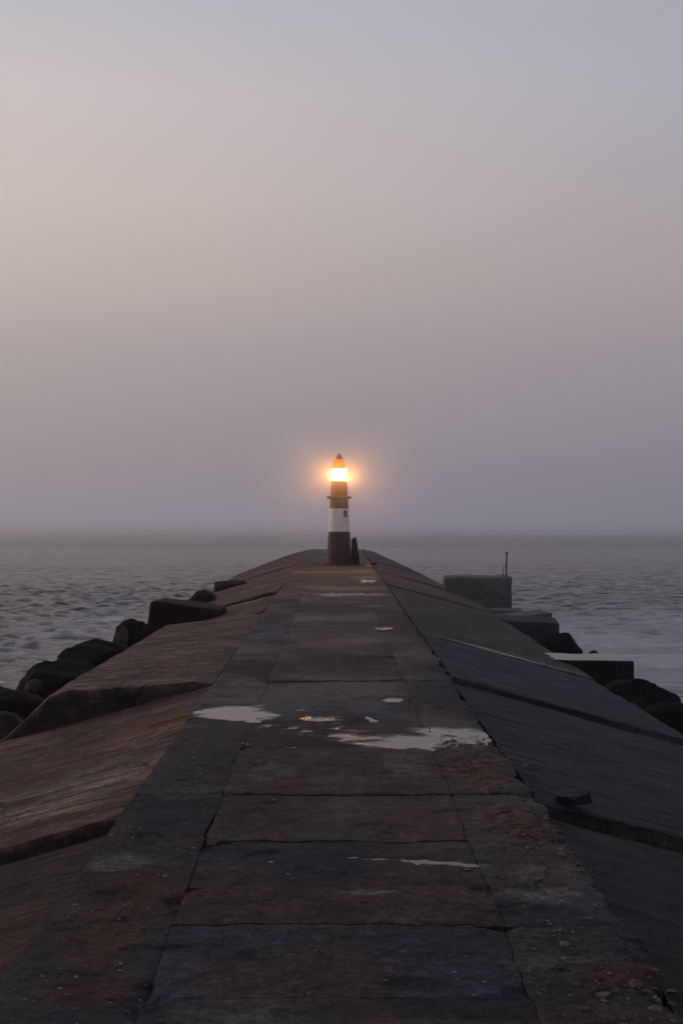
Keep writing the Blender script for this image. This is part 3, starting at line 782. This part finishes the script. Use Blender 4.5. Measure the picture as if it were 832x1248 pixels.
block('stepped_block', 600, 638, 744, 790, 53.0, 1.4, 'small square block at the seaward foot of the tall block with the pole', M_BLOCK, seed=18, rad=0.05, amp=0.03, dz_extra=0.3, chip=0.03)
block('flat_slab', 588, 672, 751, 765, 46.5, 1.6, 'slanted flat slab lying on the pile of blocks right of the tall block', M_BLOCK, seed=28, rot=(0, R(-6), R(5)), rad=0.03, amp=0.02, chip=0.03)
block('rubble_block', 596, 684, 757, 800, 43.0, 2.4, 'broad dark rubble block carrying the slanted flat slab on the right flank', M_WETBLOCK, seed=38, rot=(0, R(2), R(-6)), rad=0.09, amp=0.05, dz_extra=0.5, chip=0.05)
rock('boulder', 664, 710, 772, 815, 41.5, 1.5, 'wedge shaped dark boulder at the seaward end of the rubble pile', seed=31, group=GRR, cuts=6, ry=0.3)
block('flat_topped_block', 672, 772, 805, 850, 31.0, 1.55, 'dark block with a smooth wet flat top jutting out over the water', M_WETTOP, seed=48, rot=(0, R(0.8), R(-1)), rad=0.04, amp=0.022, dz_extra=0.2, chip=0.02)
rock('boulder', 738, 828, 833, 905, 27.0, 1.7, 'rounded black boulder below the end of the flat-topped block', seed=33, group=GRR, round_=0.10)
rock('boulder', 770, 868, 862, 945, 23.6, 1.6, 'low black boulder at the right edge of the photo, nearest of the right row', seed=35, group=GRR, round_=0.06)
rock('sea_rock', 718, 729, 793, 800, 58.0, 0.5, 'tiny dark rock just breaking the water beyond the flat-topped block', seed=37, sub=4)

# broken concrete on the walkway edge
rock('concrete_lump', 678, 726, 966, 984, 12.2, 0.30, 'broken dark lump of concrete lying in the gap at the right walkway edge', mat=M_WETBLOCK, seed=41, sub=4)
rock('concrete_chip', 636, 660, 930, 941, 13.4, 0.16, 'pale flat flake of concrete on the right walkway edge beyond the broken lump', mat=mat_rock('pale concrete', (0.03, 0.028, 0.03), (0.07, 0.065, 0.07), 0.6), seed=43, sub=4)

# ------------------------------------------------------------------ loose grit on the walkway
def grit():
    bm = bmesh.new(); bmesh.ops.create_icosphere(bm, subdivisions=1, radius=1.0)
    P0 = np.array([x.co for x in bm.verts]); F0 = np.array([[x.index for x in f.verts] for f in bm.faces]); bm.free()
    VV, FF, CC = [], [], []; off = 0
    rg = np.random.default_rng(77)
    for k in range(900):
        v = 6 + 10 * rg.random() ** 1.6
        z = rg.random()
        u = rg.uniform(-1.66, -0.95) if z < 0.38 else rg.uniform(1.0, 1.64) if z < 0.8 else rg.uniform(-0.9, 0.95)
        s = 0.003 + 0.008 * rg.random() ** 3
        P = P0 * (1 + 0.35 * rg.normal(size=P0.shape)) * s * np.array([1.3, 1.0, 0.7])
        P += np.array([u, v, s * 0.3 + deck_w(u, v)])
        VV.append(P); FF.append(F0 + off); off += len(P)
        c = np.array((0.22, 0.20, 0.19)) * rg.uniform(0.12, 1.0)
        CC.append(np.repeat(c[None], len(P), 0))
    for k in range(420):      # crumbled pieces of the broken right edge
        v = rg.uniform(9.2, 15.0) if k < 330 else rg.uniform(6.4, 9.2)
        u = 1.08 + 0.64 * rg.random() ** 0.7
        sz = 0.006 + 0.022 * rg.random() ** 2.5
        P = P0 * (1 + 0.35 * rg.normal(size=P0.shape)) * sz * np.array([1.3, 1.1, 0.7]) + np.array([u, v, sz * 0.2 + deck_w(u, v) - 0.004 - (0.03 if u > 1.6 else 0)])
        VV.append(P); FF.append(F0 + off); off += len(P)
        CC.append(np.repeat((np.array((0.075, 0.046, 0.034)) * rg.uniform(0.4, 1.5))[None], len(P), 0))
    s = NT('loose grit'); a = s.new('ShaderNodeAttribute', attribute_name='tint')
    m = s.set(Base_Color=a.outputs['Color'], Roughness=0.8)
    o = mesh_obj('loose_grit', np.concatenate(VV), np.concatenate(FF).tolist(), m, mw=PIER, smooth=False, colors=np.concatenate(CC))
    tag(o, 'loose grit and shell chips scattered over the near walkway', 'grit', kind='stuff')
grit()

# ------------------------------------------------------------------ lighthouse
V_T = 64.0
base = PIER @ Vector((0.19, V_T, 0.004))
lh = empty('lighthouse', Matrix.Translation(base))
tag(lh, 'small brown and white banded lighthouse with its lamp glowing at the end of the walkway', 'lighthouse')
from_bm('plinth', lathe_bm([(0.74, -0.06), (0.74, 0.03), (0.64, 0.045), (0.63, 0.13), (0.60, 0.15), (0.5, 0.15)], 64), M_RED, lh, smooth=True, angle=30)
from_bm('lower_band', lathe_bm([(0.555, 0.14), (0.535, 0.45), (0.505, 1.05), (0.482, 1.485)], 64), M_RED, lh, smooth=True, angle=30)
from_bm('white_band', lathe_bm([(0.486, 1.475), (0.486, 1.50), (0.455, 2.0), (0.428, 2.50), (0.428, 2.515)], 64), M_WHITE, lh, smooth=True, angle=30)
from_bm('upper_band', lathe_bm([(0.424, 2.50), (0.418, 2.75), (0.414, 2.97)], 64), M_BAND_GLOW, lh, smooth=True, angle=30)
gal = from_bm('gallery', lathe_bm([(0.40, 2.93), (0.48, 2.95), (0.555, 2.985), (0.575, 3.01), (0.575, 3.045), (0.545, 3.06), (0.38, 3.065)], 64), M_RED, lh, smooth=True, angle=30)
from_bm('drum', lathe_bm([(0.392, 3.05), (0.388, 3.25), (0.381, 3.42), (0.370, 3.56), (0.352, 3.67), (0.330, 3.735), (0.311, 3.755), (0.30, 3.757)], 64), M_DRUM_GLOW, lh, smooth=True, angle=30)
# window, round-headed, on the white band
win = empty('window', Matrix.Identity(4)); win.parent = lh
def window_bm(w, h, d, head=True):
    bm = bmesh.new(); n = 10
    pts = [(-w, -h), (w, -h)] + [(w * math.cos(math.pi * k / n), h * 0.55 + w * math.sin(math.pi * k / n)) for k in range(n + 1)]
    a = [bm.verts.new((x, -d, y)) for x, y in pts]; b = [bm.verts.new((x, d, y)) for x, y in pts]
    bm.faces.new(a); bm.faces.new(b[::-1])
    for k in range(len(pts)):
        bm.faces.new((a[k], a[(k + 1) % len(pts)], b[(k + 1) % len(pts)], b[k]))
    return bm
az = R(39)
zc = 2.27
rw = 0.441
win.matrix_local = Matrix.Rotation(az, 4, 'Z') @ Matrix.Translation((0, -rw, zc)) @ Matrix.Rotation(R(-3), 4, 'X')
from_bm('frame', window_bm(0.092, 0.135, 0.03), M_RED, win, smooth=True, angle=30)
from_bm('pane', window_bm(0.068, 0.110, 0.036), M_GLASSWIN, win, smooth=True, angle=30)
# lantern: glazed drum, lamp, amber dome, cap
lan = from_bm('lantern', lathe_bm([(0.285, 3.757), (0.294, 3.82), (0.303, 3.92), (0.307, 4.03), (0.303, 4.14), (0.296, 4.24), (0.290, 4.30)], 40, closed=True), LAMP, lh, smooth=True, angle=30)
from_bm('lamp_bulb', lathe_bm([(0.10, 4.31), (0.16, 4.34), (0.17, 4.38), (0.11, 4.42), (0.02, 4.44)], 20), BULB, lh, smooth=True)
from_bm('dome', lathe_bm([(0.318, 4.303), (0.318, 4.325), (0.308, 4.34), (0.302, 4.45), (0.288, 4.56), (0.262, 4.65), (0.215, 4.71), (0.140, 4.735)], 48, closed=False), M_AMBER, lh, smooth=True)
from_bm('cap', lathe_bm([(0.06, 4.715), (0.150, 4.722), (0.152, 4.745), (0.118, 4.83), (0.082, 4.91), (0.055, 4.965), (0.030, 4.995), (0.008, 5.008)], 32), M_RED, lh, smooth=True, angle=35)
# two slim hoops glow to paint the lamp's yellow fringe
for z0, z1 in ((3.757, 3.785), (4.275, 4.303)):
    hb = bmesh.new()
    a = [[hb.verts.new((r * math.cos(2 * math.pi * q / 40), r * math.sin(2 * math.pi * q / 40), zz)) for q in range(40)] for r, zz in ((0.292, z0), (0.316, z0), (0.316, z1), (0.292, z1))]
    for b0, b1 in zip(a, a[1:] + a[:1]):
        for q in range(40):
            hb.faces.new((b0[q], b0[(q + 1) % 40], b1[(q + 1) % 40], b1[q]))
    from_bm('fringe_hoop', hb, M_FRINGE, lh)
# two leaning posts beside the tower
def post(px0, px1, v, h, lean, label, wide):
    r = wide / 2
    bm = lathe_bm([(r * 1.25, -0.03), (r * 1.2, 0.10), (r * 1.0, h * 0.55), (r * 0.8, h * 0.94), (r * 0.62, h * 0.985), (r * 0.3, h)], 20)
    p = PIER @ Vector(at((px0 + px1) / 2, 688, v))
    o = from_bm('mooring_post', bm, M_IRON, mw=Matrix.Translation(p) @ Matrix.Rotation(lean, 4, 'Y'), smooth=True, angle=50)
    tag(o, label, 'post', 'posts beside the lighthouse')
post(432.5, 437.5, 63.8, 1.22, R(-5.0), 'thick rusty post leaning toward the lighthouse, on its right', 0.20)
post(428.5, 432.5, 64.3, 1.17, R(-2.0), 'thinner dark post standing between the lighthouse and the thick rusty post', 0.15)
block('broken_tile', 452, 459, 686.0, 688.6, 63.6, 0.5, 'small dark flat tile lying on the walkway right of the lighthouse posts', M_IRON, seed=77, rad=0.02, amp=0.01, cuts=8)

# ------------------------------------------------------------------ haze
def haze():
    bm = bmesh.new()
    bmesh.ops.create_cube(bm, size=1.0, matrix=Matrix.Translation((0, 0, 4.0)) @ Matrix.Diagonal((32000, 32000, 13.6, 1)))
    m = bpy.data.materials.new('sea haze'); m.use_nodes = True
    nt = m.node_tree; nt.nodes.clear()
    out = nt.nodes.new('ShaderNodeOutputMaterial'); pv = nt.nodes.new('ShaderNodeVolumePrincipled')
    pv.inputs['Color'].default_value = (0.78, 0.77, 0.86, 1)
    pv.inputs['Density'].default_value = 0.00045
    pv.inputs['Anisotropy'].default_value = 0.5
    nt.links.new(pv.outputs[0], out.inputs['Volume'])
    o = from_bm('haze', bm, m)
    tag(o, kind='stuff')
haze()

def mist():
    # thin mist volume added round the lamp to carry its halo
    bm = bmesh.new(); bmesh.ops.create_icosphere(bm, subdivisions=4, radius=1.0)
    m = bpy.data.materials.new('halo mist'); m.use_nodes = True
    nt = m.node_tree; n = nt.nodes; n.clear(); l = nt.links
    out = n.new('ShaderNodeOutputMaterial'); pv = n.new('ShaderNodeVolumePrincipled')
    pv.inputs['Color'].default_value = (0.93, 0.91, 0.93, 1); pv.inputs['Anisotropy'].default_value = 0.35
    tc = n.new('ShaderNodeTexCoord'); ln = n.new('ShaderNodeVectorMath'); ln.operation = 'LENGTH'; l.new(tc.outputs['Object'], ln.inputs[0])
    a = n.new('ShaderNodeMath'); a.operation = 'SUBTRACT'; a.use_clamp = True; a.inputs[0].default_value = 1.0; l.new(ln.outputs['Value'], a.inputs[1])
    b = n.new('ShaderNodeMath'); b.operation = 'POWER'; b.inputs[1].default_value = 1.5; l.new(a.outputs[0], b.inputs[0])
    c = n.new('ShaderNodeMath'); c.operation = 'MULTIPLY'; c.inputs[1].default_value = 0.075; l.new(b.outputs[0], c.inputs[0])
    l.new(c.outputs[0], pv.inputs['Density']); l.new(pv.outputs[0], out.inputs['Volume'])
    o = from_bm('mist', bm, m, mw=Matrix.Translation(base + Vector((0, 0.3, 4.0))) @ Matrix.Diagonal((5.5, 5.5, 4.6, 1)))
    tag(o, 'thin mist added round the lighthouse lamp to carry its halo', 'mist', kind='stuff')
mist()

# ------------------------------------------------------------------ sky and sun
SUN_EL, SUN_AZ = 11.0, -62.0       # azimuth from +Y, negative = left
def world():
    w = bpy.data.worlds.new('World'); scene.world = w; w.use_nodes = True
    nt = w.node_tree; n = nt.nodes; l = nt.links; n.clear()
    out = n.new('ShaderNodeOutputWorld')
    sky = n.new('ShaderNodeTexSky'); sky.sky_type = 'NISHITA'; sky.sun_disc = False
    sky.sun_elevation = R(SUN_EL); sky.sun_rotation = R(SUN_AZ); sky.air_density = 1.0; sky.dust_density = 4.0
    tc = n.new('ShaderNodeTexCoord'); sp = n.new('ShaderNodeSeparateXYZ'); l.new(tc.outputs['Generated'], sp.inputs[0])
    # a thin veil of high cloud: colour by height above the horizon, warmer to the left, cooler to the right
    def ramp(stops):
        r = n.new('ShaderNodeValToRGB'); cr = r.color_ramp
        while len(cr.elements) < len(stops): cr.elements.new(0.5)
        for e, (deg, c) in zip(cr.elements, stops):
            e.position = min(1, max(0, math.sin(R(deg)))); e.color = (*[((x / 255 + .055) / 1.055) ** 2.4 for x in c], 1)
        l.new(sp.outputs['Z'], r.inputs[0]); return r
    left = ramp([(0, (142, 139, 151)), (2.5, (143, 136, 148)), (4.6, (149, 139, 147)), (7.2, (162, 149, 153)), (10, (184, 167, 162)), (13.2, (198, 182, 175)), (17, (199, 187, 187)), (21, (184, 182, 188)), (40, (158, 160, 174)), (90, (120, 122, 138))])
    right = ramp([(0, (128, 127, 142)), (2.5, (130, 126, 141)), (4.6, (137, 130, 143)), (7.2, (147, 138, 147)), (10, (161, 150, 153)), (13.2, (168, 159, 165)), (17, (169, 165, 173)), (21, (167, 166, 178)), (40, (146, 148, 165)), (90, (120, 122, 138))])
    mr = n.new('ShaderNodeMapRange'); mr.interpolation_type = 'SMOOTHSTEP'
    mr.inputs[1].default_value = -0.25; mr.inputs[2].default_value = 0.32
    ns = n.new('ShaderNodeTexNoise'); ns.inputs['Scale'].default_value = 2.2; ns.inputs['Detail'].default_value = 3
    mp = n.new('ShaderNodeMapping'); mp.inputs['Scale'].default_value = (1.0, 1.0, 3.5)
    l.new(tc.outputs['Generated'], mp.inputs[0]); l.new(mp.outputs[0], ns.inputs['Vector'])
    ad = n.new('ShaderNodeMath'); ad.operation = 'MULTIPLY_ADD'; ad.inputs[1].default_value = 0.22
    l.new(ns.outputs['Fac'], ad.inputs[0]); 
    sx = n.new('ShaderNodeMath'); sx.operation = 'SUBTRACT'; sx.inputs[1].default_value = 0.11
    l.new(sp.outputs['X'], sx.inputs[0]); l.new(sx.outputs[0], ad.inputs[2])
    l.new(ad.outputs[0], mr.inputs[0])
    mx = n.new('ShaderNodeMix'); mx.data_type = 'RGBA'
    l.new(mr.outputs[0], mx.inputs[0]); l.new(left.outputs[0], mx.inputs[6]); l.new(right.outputs[0], mx.inputs[7])
    b1 = n.new('ShaderNodeBackground'); b1.inputs[1].default_value = 0.02; l.new(sky.outputs[0], b1.inputs[0])
    b2 = n.new('ShaderNodeBackground'); b2.inputs[1].default_value = 0.93; l.new(mx.outputs[2], b2.inputs[0])
    a = n.new('ShaderNodeAddShader'); l.new(b1.outputs[0], a.inputs[0]); l.new(b2.outputs[0], a.inputs[1])
    l.new(a.outputs[0], out.inputs['Surface'])
world()
sl = bpy.data.lights.new('sun', 'SUN'); sl.energy = 0.5; sl.angle = R(14); sl.color = (1.0, 0.78, 0.66)
so = bpy.data.objects.new('sun', sl); col.objects.link(so)
d = Vector((math.sin(R(SUN_AZ)) * math.cos(R(SUN_EL)), math.cos(R(SUN_AZ)) * math.cos(R(SUN_EL)), math.sin(R(SUN_EL))))
so.rotation_euler = d.to_track_quat('Z', 'Y').to_euler()
so.location = (-20, 10, 20)

# ------------------------------------------------------------------ camera
cd = bpy.data.cameras.new('camera'); cd.sensor_fit = 'VERTICAL'; cd.sensor_height = 36; cd.lens = 36 * F / 1248
cd.clip_start = 0.1; cd.clip_end = 60000
co = bpy.data.objects.new('camera', cd); col.objects.link(co)
co.location = (0, 0, DECK_Z + HC)
co.rotation_euler = (R(90) + 24 / F, 0, 0)
scene.camera = co

# ------------------------------------------------------------------ render settings
scene.view_settings.view_transform = 'Standard'; scene.view_settings.look = 'None'
scene.view_settings.exposure = 0; scene.view_settings.gamma = 1
scene.render.engine = 'CYCLES'
c = scene.cycles
c.use_denoising = True; c.max_bounces = 6; c.diffuse_bounces = 3; c.glossy_bounces = 3; c.volume_bounces = 2; c.volume_step_rate = 0.4
c.sample_clamp_indirect = 4; c.caustics_reflective = False; c.caustics_refractive = False
bpy.context.view_layer.update()
